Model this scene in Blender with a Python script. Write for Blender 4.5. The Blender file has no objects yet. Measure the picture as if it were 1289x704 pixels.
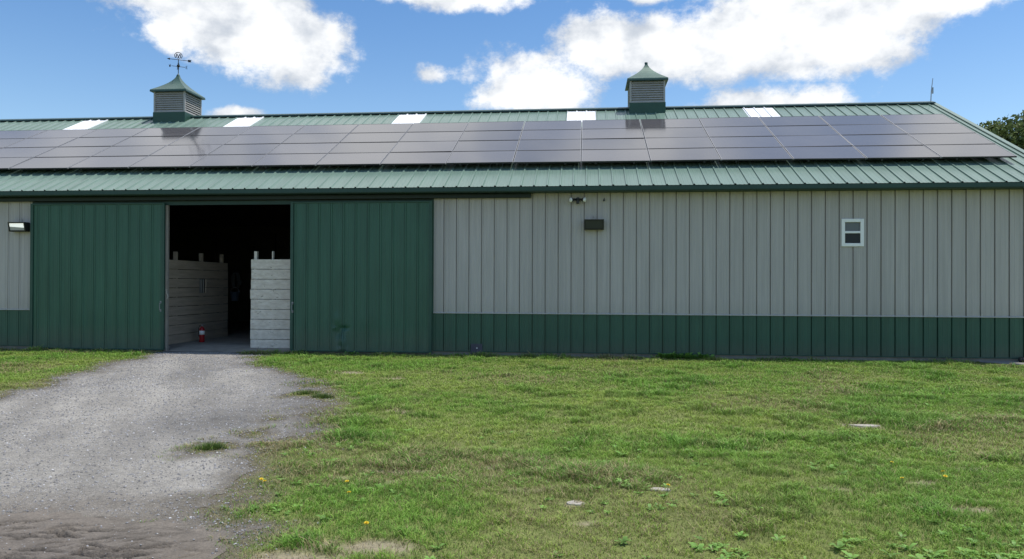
import bpy, math, random
import numpy as np
from math import sin, cos, pi, radians, atan2, asin, sqrt
random.seed(7); RNG = np.random.default_rng(11)
SC = bpy.context.scene
COL = SC.collection

# ------------------------------------------------------------------ helpers
def link(o, parent=None):
    COL.objects.link(o)
    if parent is not None: o.parent = parent
    return o
def tag(o, label=None, cat=None, group=None, kind=None):
    if label: o['label'] = label
    if cat: o['category'] = cat
    if group: o['group'] = group
    if kind: o['kind'] = kind
    return o
def empty(name, loc, label=None, cat=None, group=None, rz=0):
    o = bpy.data.objects.new(name, None); o.empty_display_size = .1
    o.location = loc; o.rotation_euler = (0, 0, rz); link(o)
    return tag(o, label, cat, group)
class MB:
    def __init__(s): s.v = []; s.f = []
    def add(s, vs, fs):
        n = len(s.v); s.v += [tuple(map(float, p)) for p in vs]; s.f += [tuple(i+n for i in f) for f in fs]; return s
    def box(s, x0, x1, y0, y1, z0, z1):
        return s.add([(x0,y0,z0),(x1,y0,z0),(x1,y1,z0),(x0,y1,z0),(x0,y0,z1),(x1,y0,z1),(x1,y1,z1),(x0,y1,z1)],
            [(3,2,1,0),(4,5,6,7),(0,1,5,4),(1,2,6,5),(2,3,7,6),(3,0,4,7)])
    def quad(s, a, b, c, d): return s.add([a,b,c,d], [(0,1,2,3)])
    def tube(s, pts, rad, n=8, cap=True):
        pts = [np.array(p, float) for p in pts]
        if not hasattr(rad, '__len__'): rad = [rad]*len(pts)
        rings = []
        for i, p in enumerate(pts):
            d = pts[min(i+1, len(pts)-1)] - pts[max(i-1, 0)]; d = d/np.linalg.norm(d)
            a = np.cross(d, (0,0,1) if abs(d[2]) < .9 else (1,0,0)); a /= np.linalg.norm(a); b = np.cross(d, a)
            rings.append([p + rad[i]*(cos(2*pi*k/n)*a + sin(2*pi*k/n)*b) for k in range(n)])
        vs = [q for r in rings for q in r]; fs = []
        for i in range(len(pts)-1):
            for k in range(n):
                k2 = (k+1) % n; fs.append((i*n+k2, i*n+k, (i+1)*n+k, (i+1)*n+k2))
        if cap: fs += [tuple(range(n)), tuple(reversed(range((len(pts)-1)*n, len(pts)*n)))]
        return s.add(vs, fs)
    def lathe(s, c, prof, n=20):
        vs = [(c[0]+r*cos(2*pi*k/n), c[1]+r*sin(2*pi*k/n), c[2]+z) for r, z in prof for k in range(n)]; fs = []
        for i in range(len(prof)-1):
            for k in range(n):
                k2 = (k+1) % n; fs.append((i*n+k, i*n+k2, (i+1)*n+k2, (i+1)*n+k))
        fs += [tuple(reversed(range(n))), tuple(range((len(prof)-1)*n, len(prof)*n))]
        return s.add(vs, fs)
    def build(s, name, m, parent=None, org=(0,0,0), smooth=False, bevel=0, loc=None):
        me = bpy.data.meshes.new(name)
        me.from_pydata([(p[0]-org[0], p[1]-org[1], p[2]-org[2]) for p in s.v], [], s.f); me.update()
        if m: me.materials.append(m)
        if smooth: me.polygons.foreach_set('use_smooth', [True]*len(me.polygons))
        o = link(bpy.data.objects.new(name, me), parent)
        if loc: o.location = loc
        if bevel:
            b = o.modifiers.new('Bevel', 'BEVEL'); b.width = bevel; b.segments = 2; b.limit_method = 'ANGLE'
        return o
def np_mesh(name, V, F, m, parent=None, smooth=False, attrs=None):
    """V (n,3); F (k,3) or (k,4)"""
    me = bpy.data.meshes.new(name); k = F.shape[1]
    me.vertices.add(len(V)); me.vertices.foreach_set('co', np.ascontiguousarray(V, np.float32).ravel())
    me.loops.add(F.size); me.loops.foreach_set('vertex_index', np.ascontiguousarray(F, np.int32).ravel())
    me.polygons.add(len(F)); me.polygons.foreach_set('loop_start', np.arange(0, F.size, k, dtype=np.int32))
    me.polygons.foreach_set('use_smooth', np.full(len(F), smooth))
    me.update(calc_edges=True)
    for an, arr in (attrs or {}).items():
        if arr.ndim == 1:
            a = me.attributes.new(an, 'FLOAT', 'POINT'); a.data.foreach_set('value', arr.astype(np.float32))
        else:
            a = me.attributes.new(an, 'FLOAT_COLOR', 'POINT')
            a.data.foreach_set('color', np.c_[arr, np.ones(len(arr))].astype(np.float32).ravel())
    me.materials.append(m)
    return link(bpy.data.objects.new(name, me), parent)

# value noise
def vnoise(x, y, seed=0):
    xi = np.floor(x).astype(np.int64); yi = np.floor(y).astype(np.int64); fx = x-xi; fy = y-yi
    def h(a, b):
        n = (a*374761393 + b*668265263 + seed*974634777) & 0xffffffff
        n = ((n ^ (n >> 13))*1274126177) & 0xffffffff
        return ((n ^ (n >> 16)) & 0xffff)/65535.
    u = fx*fx*(3-2*fx); v = fy*fy*(3-2*fy)
    return (h(xi,yi)*(1-u)+h(xi+1,yi)*u)*(1-v)+(h(xi,yi+1)*(1-u)+h(xi+1,yi+1)*u)*v
def fbm(x, y, sc=1., oct=4, seed=0):
    t = 0; a = .5; s = 0
    for i in range(oct):
        t = t + a*vnoise(x*sc+17.3*i, y*sc-9.1*i, seed+i); s += a; a *= .5; sc *= 2.03
    return t/s
def sstep(a, b, x):
    t = np.clip((x-a)/(b-a), 0, 1); return t*t*(3-2*t)

# ------------------------------------------------------------------ materials
def new_mat(name):
    m = bpy.data.materials.new(name); m.use_nodes = True
    nt = m.node_tree; b = nt.nodes['Principled BSDF']; return m, nt, b
def nd(nt, t, **kw):
    n = nt.nodes.new(t)
    for k, v in kw.items():
        if k in n.inputs.keys(): n.inputs[k].default_value = v
        else: setattr(n, k, v)
    return n
def mat(name, c, rough=.6, metal=0., var=.08, scale=3., stretch=(1,1,1), bump=0., bscale=30., spec=.5, dirt=None, c2=None, bstretch=None, spots=None):
    m, nt, b = new_mat(name); L = nt.links.new
    b.inputs['Roughness'].default_value = rough; b.inputs['Metallic'].default_value = metal
    b.inputs['Specular IOR Level'].default_value = spec
    tc = nd(nt, 'ShaderNodeTexCoord'); mp = nd(nt, 'ShaderNodeMapping'); mp.inputs['Scale'].default_value = stretch
    L(tc.outputs['Object'], mp.inputs[0])
    n = nd(nt, 'ShaderNodeTexNoise', Scale=scale, Detail=6., Roughness=.6); L(mp.outputs[0], n.inputs['Vector'])
    r = nd(nt, 'ShaderNodeMapRange'); L(n.outputs['Fac'], r.inputs[0]); r.inputs[1].default_value = .3; r.inputs[2].default_value = .7
    mx = nd(nt, 'ShaderNodeMix', data_type='RGBA'); L(r.outputs[0], mx.inputs[0])
    c2 = c2 or tuple(min(1, v*(1+var)) for v in c); c1 = tuple(v*(1-var) for v in c)
    mx.inputs[6].default_value = (*c1, 1); mx.inputs[7].default_value = (*c2, 1)
    out = mx.outputs[2]
    if spots:
        mp4 = nd(nt, 'ShaderNodeMapping'); mp4.inputs['Scale'].default_value = (1,1,1.8); L(tc.outputs['Object'], mp4.inputs[0])
        n4 = nd(nt, 'ShaderNodeTexNoise', Scale=7.5, Detail=3., Roughness=.5, Distortion=1.2); L(mp4.outputs[0], n4.inputs['Vector'])
        r4 = nd(nt, 'ShaderNodeMapRange'); L(n4.outputs['Fac'], r4.inputs[0]); r4.inputs[1].default_value = .655; r4.inputs[2].default_value = .72; r4.inputs[4].default_value = .8
        m4 = nd(nt, 'ShaderNodeMix', data_type='RGBA'); L(r4.outputs[0], m4.inputs[0]); L(out, m4.inputs[6]); m4.inputs[7].default_value = (*spots, 1); out = m4.outputs[2]
    if name.startswith(('siding','door_')):
        sx_ = nd(nt, 'ShaderNodeSeparateXYZ'); L(tc.outputs['Object'], sx_.inputs[0])
        fl = nd(nt, 'ShaderNodeMath', operation='DIVIDE'); L(sx_.outputs[0], fl.inputs[0]); fl.inputs[1].default_value = .9144
        ff = nd(nt, 'ShaderNodeMath', operation='FLOOR'); L(fl.outputs[0], ff.inputs[0])
        wn = nd(nt, 'ShaderNodeTexWhiteNoise', noise_dimensions='1D'); L(ff.outputs[0], wn.inputs['W'])
        ms_ = nd(nt, 'ShaderNodeMapping'); ms_.inputs['Scale'].default_value = (14,14,.35); L(tc.outputs['Object'], ms_.inputs[0])
        sn = nd(nt, 'ShaderNodeTexNoise', Scale=1., Detail=5., Roughness=.65); L(ms_.outputs[0], sn.inputs['Vector'])
        r1 = nd(nt, 'ShaderNodeMapRange'); L(wn.outputs['Value'], r1.inputs[0]); r1.inputs[3].default_value = .955; r1.inputs[4].default_value = 1.035
        r2 = nd(nt, 'ShaderNodeMapRange'); L(sn.outputs['Fac'], r2.inputs[0]); r2.inputs[1].default_value = .3; r2.inputs[2].default_value = .7; r2.inputs[3].default_value = .86; r2.inputs[4].default_value = 1.07
        pm = nd(nt, 'ShaderNodeMath', operation='MULTIPLY'); L(r1.outputs[0], pm.inputs[0]); L(r2.outputs[0], pm.inputs[1])
        vs_ = nd(nt, 'ShaderNodeVectorMath', operation='SCALE'); L(out, vs_.inputs[0]); L(pm.outputs[0], vs_.inputs['Scale']); out = vs_.outputs[0]
    if dirt:   # (colour, z0, z1, amount): grime that thins out upward
        dc, z0, z1, amt = dirt
        sp = nd(nt, 'ShaderNodeSeparateXYZ'); L(tc.outputs['Object'], sp.inputs[0])
        mr = nd(nt, 'ShaderNodeMapRange'); L(sp.outputs[2], mr.inputs[0]); mr.inputs[1].default_value = z1; mr.inputs[2].default_value = z0
        n2 = nd(nt, 'ShaderNodeTexNoise', Scale=5., Detail=8., Roughness=.7); L(tc.outputs['Object'], n2.inputs['Vector'])
        mu = nd(nt, 'ShaderNodeMath', operation='MULTIPLY'); L(mr.outputs[0], mu.inputs[0]); L(n2.outputs['Fac'], mu.inputs[1])
        mu2 = nd(nt, 'ShaderNodeMath', operation='MULTIPLY'); L(mu.outputs[0], mu2.inputs[0]); mu2.inputs[1].default_value = amt*2; mu2.use_clamp = True
        m2 = nd(nt, 'ShaderNodeMix', data_type='RGBA'); L(mu2.outputs[0], m2.inputs[0]); L(out, m2.inputs[6]); m2.inputs[7].default_value = (*dc, 1)
        out = m2.outputs[2]
    L(out, b.inputs['Base Color'])
    if bump:
        mp2 = nd(nt, 'ShaderNodeMapping'); mp2.inputs['Scale'].default_value = bstretch or stretch; L(tc.outputs['Object'], mp2.inputs[0])
        n3 = nd(nt, 'ShaderNodeTexNoise', Scale=bscale, Detail=4.); L(mp2.outputs[0], n3.inputs['Vector'])
        bp = nd(nt, 'ShaderNodeBump', Strength=bump, Distance=.02); L(n3.outputs['Fac'], bp.inputs['Height']); L(bp.outputs[0], b.inputs['Normal'])
    return m

GREEN = (.036, .112, .086)
M = {}
M['siding'] = mat('siding_grey', (.485,.447,.420), .5, var=.05, scale=1.2, stretch=(3,3,.5), bump=.12, bscale=2.5, bstretch=(2,2,.5), dirt=((.30,.29,.25), 1.0, 1.35, .25))
M['wainscot'] = mat('siding_green', (.031,.100,.067), .45, var=.10, scale=2., stretch=(3,3,.6), bump=.12, bscale=2.5, bstretch=(2,2,.5), dirt=((.10,.11,.08), .1, .45, .45))
M['door'] = mat('door_green', (.031,.114,.073), .42, var=.12, scale=1.5, stretch=(3,3,.5), bump=.16, bscale=2., bstretch=(2,2,.5), dirt=((.12,.13,.10), .0, .7, .48))
M['trim'] = mat('trim_green', (.022,.075,.052), .5, var=.10, scale=4)
M['soffit'] = mat('soffit_green', (.020,.055,.045), .6, var=.1, scale=4)
M['soffit2'] = mat('fascia_green', (.018,.058,.042), .5, var=.1, scale=4)
M['roof'] = mat('roof_green', (.160,.240,.196), .28, var=.10, scale=1.3, stretch=(2.5,.5,.5), bump=.06, bscale=3, dirt=None)
M['ridge'] = mat('ridge_green', (.03,.075,.07), .45, var=.1)
M['drip'] = mat('drip_trim', (.47,.45,.42), .45, var=.06)
M['concrete'] = mat('concrete', (.24,.225,.20), .9, var=.18, scale=4, bump=.3, bscale=25)
M['skylight'] = mat('skylight_plastic', (.86,.87,.88), .45, var=.03)
M['white'] = mat('white_vinyl', (.93,.92,.90), .4, var=.03)
M['pv'] = None
M['darkwood'] = mat('dark_planks', (.46,.375,.285), .85, var=.2, scale=2, stretch=(1,.6,6), bump=.4, bscale=6)
M['whitewood'] = mat('whitewashed_planks', (.63,.565,.47), .8, var=.08, scale=5, stretch=(1,1,2.5), bump=.3, bscale=9, bstretch=(1,1,5), c2=(.82,.765,.67), spots=(.22,.18,.13))
M['oldwood'] = mat('weathered_wood', (.30,.275,.235), .85, var=.2, scale=6, stretch=(4,4,.5), bump=.4, bscale=8)
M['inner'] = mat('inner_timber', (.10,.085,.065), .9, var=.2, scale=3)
M['metal'] = mat('grey_metal', (.35,.36,.37), .4, .8, var=.1)
M['black'] = mat('black_metal', (.018,.02,.02), .45, var=.2)
M['lampbody'] = mat('lamp_bronze', (.016,.017,.016), .5, var=.15, scale=8)
M['red'] = mat('extinguisher_red', (.36,.015,.018), .3, var=.08)
M['louver'] = mat('louver_grey', (.40,.38,.36), .6, var=.08, scale=4)
M['cuproof'] = mat('cupola_green', (.085,.145,.112), .38, .25, var=.16, scale=5)
M['vane'] = mat('vane_iron', (.012,.014,.017), .5, var=.2)
M['hatch'] = mat('cover_plate', (.06,.058,.085), .5, var=.15)
M['gravelstone'] = None

def glass_mat(name, c, rough=.05, spec=.5):
    m = mat(name, c, rough, var=.05, scale=2, spec=spec); return m
M['glass'] = glass_mat('window_glass', (.10,.11,.12), .08)
M['screen'] = mat('insect_screen', (.028,.03,.032), .7, var=.1)
M['lensgrey'] = glass_mat('lamp_lens', (.035,.037,.04), .3)
def emis(name, c, s):
    m, nt, b = new_mat(name); b.inputs['Base Color'].default_value = (*c,1); b.inputs['Emission Color'].default_value = (*c,1)
    b.inputs['Emission Strength'].default_value = s; return m
M['emissive'] = emis('emissive_lens', (.95,.97,.92), .55)  # emission sets the white of the upper lens

def pv_mat():
    m, nt, b = new_mat('solar_glass'); L = nt.links.new
    tc = nd(nt, 'ShaderNodeTexCoord'); oi = nd(nt, 'ShaderNodeObjectInfo')
    n = nd(nt, 'ShaderNodeTexNoise', Scale=1.6, Detail=4.); L(tc.outputs['Object'], n.inputs['Vector'])
    mx = nd(nt, 'ShaderNodeMix', data_type='RGBA'); L(n.outputs['Fac'], mx.inputs[0])
    mx.inputs[6].default_value = (.074,.069,.076,1); mx.inputs[7].default_value = (.102,.096,.103,1)
    hs = nd(nt, 'ShaderNodeHueSaturation'); L(mx.outputs[2], hs.inputs['Color'])
    mr = nd(nt, 'ShaderNodeMapRange'); L(oi.outputs['Random'], mr.inputs[0]); mr.inputs[3].default_value = .82; mr.inputs[4].default_value = 1.15
    L(mr.outputs[0], hs.inputs['Value']); L(hs.outputs[0], b.inputs['Base Color'])
    b.inputs['Roughness'].default_value = .11; b.inputs['IOR'].default_value = 2.4
    b.inputs['Specular IOR Level'].default_value = .5
    return m
M['pv'] = pv_mat()
M['pvframe'] = mat('panel_frame', (.05,.05,.055), .35, .6, var=.1)
M['rail'] = mat('rail_aluminium', (.30,.30,.31), .55, .3, var=.08)

def attr_mat(name, rough=.8, transl=0., bump=0., bscale=60, extra=None):
    m, nt, b = new_mat(name); L = nt.links.new
    a = nd(nt, 'ShaderNodeAttribute', attribute_name='col')
    b.inputs['Roughness'].default_value = rough; b.inputs['Specular IOR Level'].default_value = .3
    src = a.outputs['Color']
    if extra:
        tc = nd(nt, 'ShaderNodeTexCoord')
        for sc_, lo, hi, det in extra:
            n = nd(nt, 'ShaderNodeTexNoise', Scale=sc_, Detail=det, Roughness=.7); L(tc.outputs['Object'], n.inputs['Vector'])
            r = nd(nt, 'ShaderNodeMapRange'); L(n.outputs['Fac'], r.inputs[0]); r.inputs[1].default_value = .3; r.inputs[2].default_value = .7; r.inputs[3].default_value = lo; r.inputs[4].default_value = hi
            mx = nd(nt, 'ShaderNodeVectorMath', operation='SCALE'); L(src, mx.inputs[0]); L(r.outputs[0], mx.inputs['Scale']); src = mx.outputs[0]
    L(src, b.inputs['Base Color'])
    if transl:
        t = nd(nt, 'ShaderNodeBsdfTranslucent'); L(src, t.inputs['Color'])
        ms = nd(nt, 'ShaderNodeMixShader', Fac=transl); L(b.outputs[0], ms.inputs[1]); L(t.outputs[0], ms.inputs[2])
        L(ms.outputs[0], nt.nodes['Material Output'].inputs[0])
    if bump:
        tc = nd(nt, 'ShaderNodeTexCoord'); n = nd(nt, 'ShaderNodeTexNoise', Scale=bscale, Detail=6.); L(tc.outputs['Object'], n.inputs['Vector'])
        bp = nd(nt, 'ShaderNodeBump', Strength=bump, Distance=.02); L(n.outputs['Fac'], bp.inputs['Height']); L(bp.outputs[0], b.inputs['Normal'])
    return m
M['grass'] = attr_mat('grass_blades', .6, .3)
M['leaf'] = attr_mat('weed_leaves', .5, .25)
M['crown'] = attr_mat('tree_leaves', .6, .2)
M['soil'] = attr_mat('lawn_soil', .95, 0, .6, 70, [(6., .75, 1.25, 6.), (60., .7, 1.3, 4.)])
M['gravel'] = attr_mat('gravel_surface', .95, 0, .8, 110, [(3., .85, 1.15, 6.), (24., .82, 1.18, 4.), (75., .60, 1.40, 5.)])
M['mud'] = attr_mat('mud_surface', .9, 0, .6, 60, [(5., .8, 1.2, 6.), (50., .75, 1.25, 5.)])
M['stones'] = attr_mat('gravel_stones', .85)
M['bark'] = mat('bark', (.09,.07,.05), .9, var=.2)
M['yellow'] = mat('dandelion_yellow', (.75,.55,.02), .7, var=.08)
M['stem'] = mat('stem_green', (.12,.2,.05), .7)
M['flat'] = mat('flat_stone', (.38,.35,.30), .9, var=.15, scale=9, bump=.5, bscale=20)

# ------------------------------------------------------------------ camera
F_PX, YAW, PIT, ROL, CH = 930.96, .0981, .0058, .0038, 1.711
from mathutils import Matrix, Vector
fw = np.array([-sin(YAW)*cos(PIT), cos(YAW)*cos(PIT), sin(PIT)])
r0 = np.array([cos(YAW), sin(YAW), 0]); u0 = np.cross(r0, fw)
rr = cos(ROL)*r0 + sin(ROL)*u0; uu = -sin(ROL)*r0 + cos(ROL)*u0
cd = bpy.data.cameras.new('camera'); cd.sensor_width = 36; cd.lens = F_PX/1289*36; cd.clip_end = 3000; cd.clip_start = .05
cam = link(bpy.data.objects.new('camera', cd))
cam.matrix_world = Matrix(((rr[0],uu[0],-fw[0],0),(rr[1],uu[1],-fw[1],0),(rr[2],uu[2],-fw[2],CH),(0,0,0,1)))
SC.camera = cam

# ------------------------------------------------------------------ light and sky
S = np.array([.31, .075, .945]); S /= np.linalg.norm(S)
sl = bpy.data.lights.new('sun', 'SUN'); sl.energy = 4.2; sl.angle = radians(2.2); sl.color = (1., .955, .89)
so = link(bpy.data.objects.new('sun', sl)); so.location = (15, 5, 40)
so.rotation_euler = Vector(S.tolist()).to_track_quat('Z', 'Y').to_euler()

w = bpy.data.worlds.new('World'); SC.world = w; w.use_nodes = True
nt = w.node_tree; L = nt.links.new; bg = nt.nodes['Background']
def mth(op, a, b=None, c=None, clamp=False):
    n = nt.nodes.new('ShaderNodeMath'); n.operation = op; n.use_clamp = clamp
    for i, x in enumerate((a, b, c)):
        if x is None: continue
        if hasattr(x, 'is_linked'): L(x, n.inputs[i])
        else: n.inputs[i].default_value = x
    return n.outputs[0]
def mrange(x, a, b, c=0., d=1., smooth=True):
    n = nt.nodes.new('ShaderNodeMapRange'); L(x, n.inputs[0])
    if smooth: n.interpolation_type = 'SMOOTHSTEP'
    for i, v in enumerate((a, b, c, d)): n.inputs[i+1].default_value = v
    return n.outputs[0]
sky = nt.nodes.new('ShaderNodeTexSky'); sky.sky_type = 'NISHITA'; sky.sun_disc = False
sky.sun_elevation = asin(S[2]); sky.sun_rotation = atan2(S[0], S[1]); sky.air_density = 1.; sky.dust_density = .6; sky.ozone_density = 2.2
tc = nt.nodes.new('ShaderNodeTexCoord'); sp = nt.nodes.new('ShaderNodeSeparateXYZ'); L(tc.outputs['Generated'], sp.inputs[0])
az = mth('ARCTAN2', sp.outputs[0], sp.outputs[1]); el = mth('ARCSINE', sp.outputs[2])
def noise(scale, det, rough=.55, off=0., zs=1.):
    mp = nt.nodes.new('ShaderNodeMapping'); L(tc.outputs['Generated'], mp.inputs[0]); mp.inputs['Location'].default_value = (off, off*.7, off*.3); mp.inputs['Scale'].default_value = (1,1,zs)
    n = nt.nodes.new('ShaderNodeTexNoise'); n.inputs['Scale'].default_value = scale; n.inputs['Detail'].default_value = det; n.inputs['Roughness'].default_value = rough
    L(mp.outputs[0], n.inputs['Vector']); return n.outputs['Fac']
nA = noise(9., 9., .58, 0., 1.5); nB = noise(34., 8., .66, 3.1, 1.3); nC = noise(6., 3., .5, 7.7); nD = noise(14., 4., .5, 4.4, 1.6)
u = mth('ADD', az, mth('MULTIPLY', mth('SUBTRACT', nC, .5), .06)); v = el
BLOBS = [(-.462,.324,.112,.060,1.26),(-.415,.298,.100,.050,1.28),(-.355,.308,.045,.042,1.15),(-.530,.335,.055,.035,1.15),(-.535,.298,.035,.035,1.0),(-.19,.374,.135,.026,1.22),(-.068,.258,.084,.044,1.20),(-.120,.246,.048,.030,1.08),(-.212,.272,.034,.022,.66),
 (.020,.305,.060,.046,1.22),(.105,.300,.090,.042,1.25),(.200,.300,.11,.050,1.3),(.300,.318,.12,.058,1.3),(.285,.278,.100,.034,1.22),(.420,.328,.10,.032,1.22),(.505,.330,.09,.028,1.2),(.085,.366,.045,.014,1.1),(.235,.226,.085,.025,1.22),(-.452,.210,.036,.013,1.1),(.06,.215,.04,.010,.9),(.46,.352,.17,.036,1.25),
 (.78,.30,.12,.07,1.2),(-1.02,.30,.15,.06,1.2),(-.95,.18,.08,.03,1.1),(.02,.49,.25,.05,1.2),(-.45,.52,.2,.05,1.2),(.5,.48,.2,.05,1.2)]
field = None; vert = None
for (a0, e0, ra, re, st_) in BLOBS:
    du = mth('DIVIDE', mth('SUBTRACT', u, a0), ra)
    dv = mth('DIVIDE', mth('SUBTRACT', v, e0), re)
    # flatter underside
    dv2 = mth('MULTIPLY', dv, mth('ADD', 1., mth('MULTIPLY', mth('LESS_THAN', dv, 0.), .25)))
    q = mth('SUBTRACT', st_, mth('SQRT', mth('ADD', mth('MULTIPLY', du, du), mth('MULTIPLY', dv2, dv2))))
    field = q if field is None else mth('MAXIMUM', field, q)
n_mix = mth('ADD', mth('MULTIPLY', mth('SUBTRACT', nA, .5), 2.0), mth('MULTIPLY', mth('SUBTRACT', nB, .5), 1.25))
dens = mrange(mth('ADD', field, n_mix), -.10, .52)
# the rest of the sky: scattered fair-weather cloud
gen = mrange(mth('ADD', noise(3.2, 8., .6, 12., 1.6), mth('MULTIPLY', mth('SUBTRACT', nA, .5), .25)), .46, .66)
hi = mrange(el, .40, .58); over = mth('MULTIPLY', mth('MULTIPLY', mrange(el, .42, .60), mrange(el, 1.25, 1.0)), mrange(mth('ABSOLUTE', az), 1.25, .9)); haze = mth('MULTIPLY', over, mrange(nC, .36, .60, .30, 1.0))
back = mth('MULTIPLY', mrange(mth('ABSOLUTE', az), .95, 1.2), mrange(el, .03, .14))
dens = mth('MAXIMUM', mth('MAXIMUM', dens, haze), mth('MULTIPLY', gen, mth('MAXIMUM', hi, back)))
mix = nt.nodes.new('ShaderNodeMix'); mix.data_type = 'RGBA'
cc = nt.nodes.new('ShaderNodeMix'); cc.data_type = 'RGBA'
shade = mrange(mth('ADD', mth('ADD', mth('MULTIPLY', field, .45), mth('MULTIPLY', mth('SUBTRACT', nD, .5), 2.2)), mth('MULTIPLY', mth('SUBTRACT', nB, .5), .9)), -.35, .55)
shade = mth('MAXIMUM', shade, mth('MULTIPLY', haze, .95)); L(shade, cc.inputs[0]); cc.inputs[6].default_value = (4.0,4.4,5.0,1); cc.inputs[7].default_value = (7.4,7.5,7.6,1)
# sky tint and the brighter haze low down
tint = nt.nodes.new('ShaderNodeMix'); tint.data_type = 'RGBA'; tint.blend_type = 'MULTIPLY'; tint.inputs[0].default_value = 1
L(sky.outputs[0], tint.inputs[6]); tg = nt.nodes.new('ShaderNodeMix'); tg.data_type = 'RGBA'; L(mrange(el, .10, .40), tg.inputs[0]); tg.inputs[6].default_value = (1.02,1.12,1.14,1); tg.inputs[7].default_value = (.66,.91,1.10,1); L(tg.outputs[2], tint.inputs[7])
L(dens, mix.inputs[0]); L(tint.outputs[2], mix.inputs[6]); L(cc.outputs[2], mix.inputs[7])
L(mix.outputs[2], bg.inputs[0]); bg.inputs[1].default_value = .145

# ------------------------------------------------------------------ barn
D = 17.524; YE = D-.367; ZE = 3.982; SL = .5; YR = 23.79; ZR = ZE+SL*(YR-YE)
XL, XR = -24., 10.30; RXL, RXR = -24.4, 10.65; YB = 2*YR-D
PITCH = .3048; PH_W = -1.5179; PH_R = -4.2314
ORG = (-5., D, 0.)
barn = empty('barn', ORG, 'long grey metal pole barn with green lower band and green ribbed roof', 'barn')

def rib_profile(x0, x1, phase, h=.014, minor=.004, wb=.050, wt=.024, p=PITCH, groove=.036):
    pts = [(x0, 0.)]
    k = math.ceil((x0-phase)/p - 1)
    while phase + k*p < x1 + p:
        c = phase + k*p
        for dx, hh in ((-wb/2-.011,0),(-wb/2-.010,-groove),(-wb/2+.012,-groove),(-wb/2+.013,h),(wt/2,h),(wb/2,0)):
            pts.append((c+dx, hh))
        for q in (1/3., 2/3.):
            m_ = c + p*q
            pts += [(m_-.016,0),(m_-.006,minor),(m_+.006,minor),(m_+.016,0)]
        k += 1
    pts = [q for q in pts if x0 <= q[0] <= x1] + [(x1, 0.)]
    return pts
def sheet_wall(mb, x0, x1, z0, z1, y=D, phase=PH_W, zs=None, defo=None, **kw):
    pr = rib_profile(x0, x1, phase, **kw); zs = zs or [z0, z1]
    vs = []
    for z in zs:
        for (x, h) in pr:
            d = defo(x, z) if defo else 0
            vs.append((x, y-h-d, z))
    n = len(pr); fs = []
    for j in range(len(zs)-1):
        for i in range(n-1): fs.append((j*n+i, j*n+i+1, (j+1)*n+i+1, (j+1)*n+i))
    mb.add(vs, fs)
WZ = 1.005   # top of the green band
# front siding, leaving the window hole and the doorway
WX0, WX1, WZ0, WZ1 = 5.835, 6.295, 2.605, 3.205
mb = MB(); sheet_wall(mb, XL, -13.98, WZ+.012, 3.86); mb.build('siding', M['siding'], barn, ORG)
mb = MB(); sheet_wall(mb, -3.62, WX0, WZ+.012, 3.86); sheet_wall(mb, WX1, XR, WZ+.012, 3.86)
sheet_wall(mb, WX0, WX1, WZ+.012, WZ0); sheet_wall(mb, WX0, WX1, WZ1, 3.86)
mb.build('siding', M['siding'], barn, ORG)
mb = MB(); sheet_wall(mb, XL, -13.98, .10, WZ-.012); mb.build('wainscot', M['wainscot'], barn, ORG)
mb = MB(); sheet_wall(mb, -3.62, XR, .10, WZ-.012)
mb.build('wainscot', M['wainscot'], barn, ORG)
for a, b in ((-13.98,-10.42),(-7.16,-3.62)):
    mb = MB(); sheet_wall(mb, a, b, .10, 3.72, y=D+.004); mb.build('wall_behind_door', M['wainscot'], barn, ORG)
for a, b in ((XL,-13.98),(-3.62,XR)):
    mb = MB(); mb.add([(a,D+.002,WZ+.022),(b,D+.002,WZ+.022),(b,D-.034,WZ+.006),(a,D-.034,WZ+.006),(b,D-.034,WZ-.008),(a,D-.034,WZ-.008),(b,D+.002,WZ-.012),(a,D+.002,WZ-.012)],[(3,2,1,0),(5,4,2,3),(7,6,4,5)])
    mb.build('drip_trim', M['drip'], barn, ORG)
for a, b in ((XL,-13.98),(-3.62,XR)): MB().box(a, b, D-.026, D+.02, .085, .105).build('base_trim', M['trim'], barn, ORG)
mb = MB(); mb.box(XL, -10.42, D+.012, D+.25, -.25, .098); mb.build('foundation', M['concrete'], barn, ORG)
mb = MB(); mb.box(-7.16, XR, D+.012, D+.25, -.25, .098)
mb.box(XR-.25, XR, D+.25, YB, -.25, .098)
mb.build('foundation', M['concrete'], barn, ORG)
# dark lining behind the sheets, rear and gable walls
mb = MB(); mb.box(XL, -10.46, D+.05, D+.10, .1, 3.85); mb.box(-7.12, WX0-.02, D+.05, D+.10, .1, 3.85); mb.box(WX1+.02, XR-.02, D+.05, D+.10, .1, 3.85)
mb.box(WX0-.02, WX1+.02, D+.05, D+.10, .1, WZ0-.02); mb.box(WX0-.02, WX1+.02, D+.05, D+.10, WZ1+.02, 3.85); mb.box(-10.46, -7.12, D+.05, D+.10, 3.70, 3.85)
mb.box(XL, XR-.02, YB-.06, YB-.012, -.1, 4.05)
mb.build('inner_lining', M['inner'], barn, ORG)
for k in range(14):
    x = XL+.6+k*2.6
    if not -10.6 < x < -7.0: MB().box(x-.07, x+.07, D+.101, D+.24, .1, 3.8).build('wall_post', M['inner'], barn, ORG)
    MB().box(x-.07, x+.07, YB-.24, YB-.061, .1, 3.8).build('wall_post', M['inner'], barn, ORG)
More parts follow.
